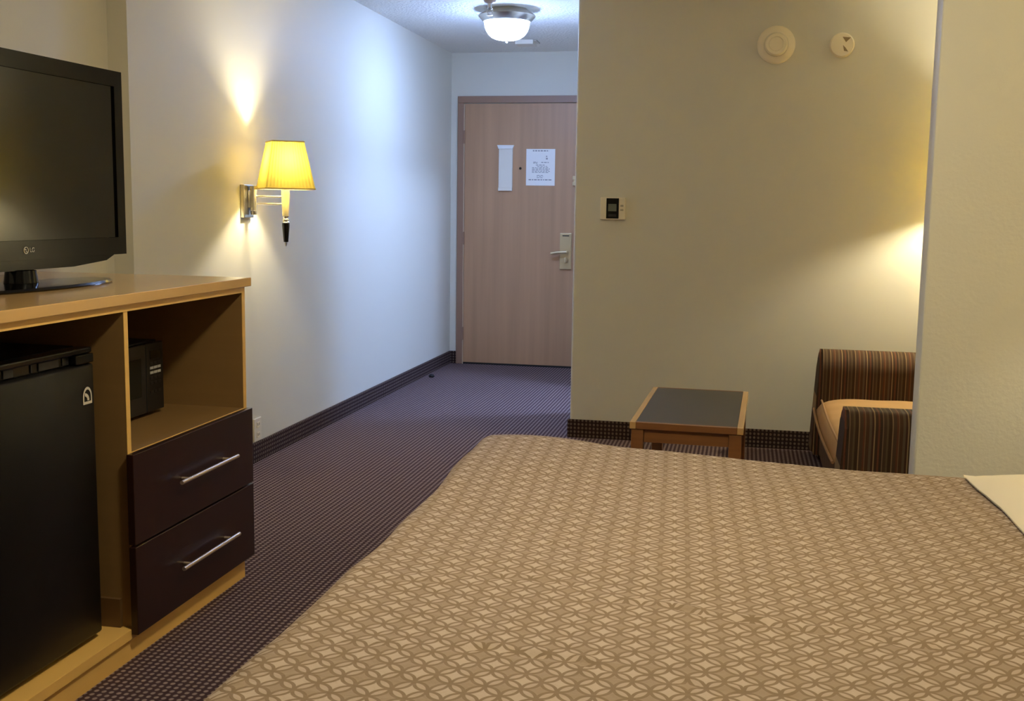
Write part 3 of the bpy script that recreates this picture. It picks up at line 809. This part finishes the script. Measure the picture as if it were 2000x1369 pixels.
p = obj('pillow', pillow_bm(PCX, PCY, PZ, 0.60, 0.82, 0.13), m_pillow, smooth=True, angle=180, loc=(PCX, PCY, PZ))
tag(p, 'cream white pillow lying on the bedspread at the right edge', 'pillow')

# ------------------------------------------------------------------ coffee table
t = thing('coffee_table', 'low oak coffee table with a charcoal laminate top beside the loveseat', 'coffee table', (-0.18, 4.65, 0))
t.rotation_euler = (0, 0, -0.023)
hw, hl, ht = 0.217, 0.440, 0.42
obj('table_top', box(-hw + 0.024, hw - 0.024, -hl + 0.020, hl - 0.020, ht - 0.024, ht - 0.0005), m_laminate, t)
bm = bmesh.new()
B(bm, -hw, -hw + 0.0235, -hl, hl, ht - 0.028, ht, 0.002); B(bm, hw - 0.0235, hw, -hl, hl, ht - 0.028, ht, 0.002)
obj('side_edging', bm, m_oak_sheen, t)
bm = bmesh.new()
B(bm, -hw + 0.0236, hw - 0.0236, -hl, -hl + 0.0195, ht - 0.028, ht, 0.002); B(bm, -hw + 0.0236, hw - 0.0236, hl - 0.0195, hl, ht - 0.028, ht, 0.002)
bm.free()
for s in (-1, 1):
    obj('end_edging', box(-hw + 0.0236, hw - 0.0236, s * (hl - 0.00975) - 0.00975, s * (hl - 0.00975) + 0.00975, ht - 0.028, ht, 0.002), m_oak, t)
bm = bmesh.new()
for s in (-1, 1):
    B(bm, -hw + 0.055, hw - 0.055, s * (hl - 0.028) - 0.009, s * (hl - 0.028) + 0.009, ht - 0.082, ht - 0.0285, 0.001)
    B(bm, s * (hw - 0.028) - 0.009, s * (hw - 0.028) + 0.009, -hl + 0.055, hl - 0.055, ht - 0.082, ht - 0.0285, 0.001)
obj('apron', bm, m_oak, t)
for sx in (-1, 1):
    for sy in (-1, 1):
        x, y = sx * (hw - 0.030), sy * (hl - 0.030)
        obj('leg', box(x - 0.024, x + 0.024, y - 0.024, y + 0.024, 0, ht - 0.0285, 0.003), m_oak, t)

# ------------------------------------------------------------------ loveseat
SXF, SXB = 0.375, 1.435
SA, SB_ = 4.150, 5.775
t = thing('loveseat', 'low striped loveseat with a tan seat behind the partition', 'loveseat', (0.9, 4.96, 0))
def so(name, bm, m, parent=None, **k): return obj(name, loc_bm(bm, t), m, parent or t, **k)
def arm_bm(y0, y1, top, r=0.06):
    bm = bmesh.new(); w = (y1 - y0)
    prof = [(y0, 0.04), (y0, top - r)] + [(y0 + r - r * math.cos(a), top - r + r * math.sin(a)) for a in [PI / 2 * k / 6 for k in range(1, 7)]]
    prof += [(y1 - r + r * math.sin(a), top - r + r * math.cos(a)) for a in [PI / 2 * k / 6 for k in range(0, 7)]] + [(y1, 0.04)]
    prof = [q for i, q in enumerate(prof) if i == 0 or (abs(q[0] - prof[i - 1][0]) + abs(q[1] - prof[i - 1][1])) > 1e-5]
    n = len(prof); a, b = [], []
    # front leans back a little towards the top
    for y, z in prof:
        a.append(bm.verts.new((SXF - 0.012 + 0.030 * (z / top), y, z))); b.append(bm.verts.new((SXB, y, z)))
    bm.faces.new(a); bm.faces.new(b)
    for i in range(n):
        bm.faces.new((a[i], a[(i + 1) % n], b[(i + 1) % n], b[i]))
    es = [e for e in bm.edges if e.verts[0] in a and e.verts[1] in a]
    bmesh.ops.bevel(bm, geom=es, offset=0.014, segments=3, affect='EDGES')
    return bm
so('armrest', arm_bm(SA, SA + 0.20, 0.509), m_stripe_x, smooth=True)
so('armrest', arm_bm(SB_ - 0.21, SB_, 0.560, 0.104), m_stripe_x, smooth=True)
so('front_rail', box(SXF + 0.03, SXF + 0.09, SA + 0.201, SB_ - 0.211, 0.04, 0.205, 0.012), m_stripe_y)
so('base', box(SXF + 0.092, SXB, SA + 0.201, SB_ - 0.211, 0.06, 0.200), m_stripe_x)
# one long seat cushion with a plump rolled front
bm = bmesh.new(); ya, yb = SA + 0.205, SB_ - 0.215; nx, ny = 26, 40
rows_t, rows_b = [], []
for i in range(nx + 1):
    rt, rb = [], []
    for j in range(ny + 1):
        a, b = -1 + 2 * i / nx, -1 + 2 * j / ny
        x = SXF + 0.005 + (0.72) * (i / nx) - 0.012 * (1 - b * b) * (1 - i / nx)
        e = max(0.0, (1 - a ** 6) * (1 - b ** 24)) ** 0.5
        z = 0.272 + 0.070 * e + 0.006 * noise.noise(Vector((x * 7, b * 4, 3))) * e
        rt.append(bm.verts.new((x, (ya + yb) / 2 + b * (yb - ya) / 2, z))); rb.append(bm.verts.new((x, (ya + yb) / 2 + b * (yb - ya) / 2, 0.272 - 0.062 * e)))
    rows_t.append(rt); rows_b.append(rb)
for i in range(nx):
    for j in range(ny):
        bm.faces.new((rows_t[i][j], rows_t[i + 1][j], rows_t[i + 1][j + 1], rows_t[i][j + 1]))
        bm.faces.new((rows_b[i][j], rows_b[i][j + 1], rows_b[i + 1][j + 1], rows_b[i + 1][j]))
bmesh.ops.remove_doubles(bm, verts=bm.verts[:], dist=0.0006)
sc_ = so('seat_cushion', bm, m_seat, smooth=True, angle=180)
bm = tube(bmesh.new(), [(SXF - 0.004 - 0.011 * (1 - (-1 + 2 * k / 24) ** 2) , ya + (yb - ya) * k / 24, 0.274) for k in range(25)], 0.006, 8)
m_pipe = mat('brown piping', (150, 112, 72), 0.8)
so('piping', bm, m_pipe, sc_, smooth=True)
bm = tube(bmesh.new(), [(SXF + 0.030 - 0.011 * (1 - (-1 + 2 * k / 24) ** 2), ya + 0.01 + (yb - ya - 0.02) * k / 24, 0.318 + 0.012 * (1 - (-1 + 2 * k / 24) ** 8)) for k in range(25)], 0.005, 8)
so('piping', bm, m_pipe, sc_, smooth=True)
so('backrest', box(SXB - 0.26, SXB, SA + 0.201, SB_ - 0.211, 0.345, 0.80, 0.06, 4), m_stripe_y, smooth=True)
for x in (SXF + 0.06, SXB - 0.06):
    for y in (SA + 0.06, SB_ - 0.06):
        so('foot', box(x - 0.025, x + 0.025, y - 0.025, y + 0.025, 0, 0.0395, 0.002), m_espresso)

# ------------------------------------------------------------------ world, camera, view
w = bpy.data.worlds.new('World'); scn.world = w; w.use_nodes = True
w.node_tree.nodes['Background'].inputs[0].default_value = (0.02, 0.02, 0.02, 1)

F, PIT, YAW, ROLL, HC = 2150.0, 0.12883, 0.20544, 0.01457, 1.23702
fwd0 = Vector((-math.sin(YAW), math.cos(YAW), 0)); right = Vector((math.cos(YAW), math.sin(YAW), 0)); up0 = Vector((0, 0, 1))
fwd = fwd0 * math.cos(PIT) - up0 * math.sin(PIT); up = up0 * math.cos(PIT) + fwd0 * math.sin(PIT)
cx = right * math.cos(ROLL) + up * math.sin(ROLL); cy = -right * math.sin(ROLL) + up * math.cos(ROLL)
cam = bpy.data.cameras.new('camera'); co = bpy.data.objects.new('camera', cam); COL.objects.link(co)
cam.sensor_fit = 'HORIZONTAL'; cam.sensor_width = 36.0; cam.lens = 36.0 * F / 2000.0; cam.clip_start = 0.02
M = Matrix((cx, cy, -fwd)).transposed().to_4x4(); M.translation = Vector((0, 0, HC)); co.matrix_world = M
scn.camera = co

vs = scn.view_settings
vs.view_transform = 'Standard'; vs.look = 'None'; vs.gamma = 1.0; vs.use_curve_mapping = False
vs.exposure = 2.2
scn.cycles.use_denoising = True
scn.cycles.use_adaptive_sampling = True; scn.cycles.adaptive_threshold = 0.015
scn.cycles.max_bounces = 8; scn.cycles.diffuse_bounces = 6; scn.cycles.sample_clamp_indirect = 8.0
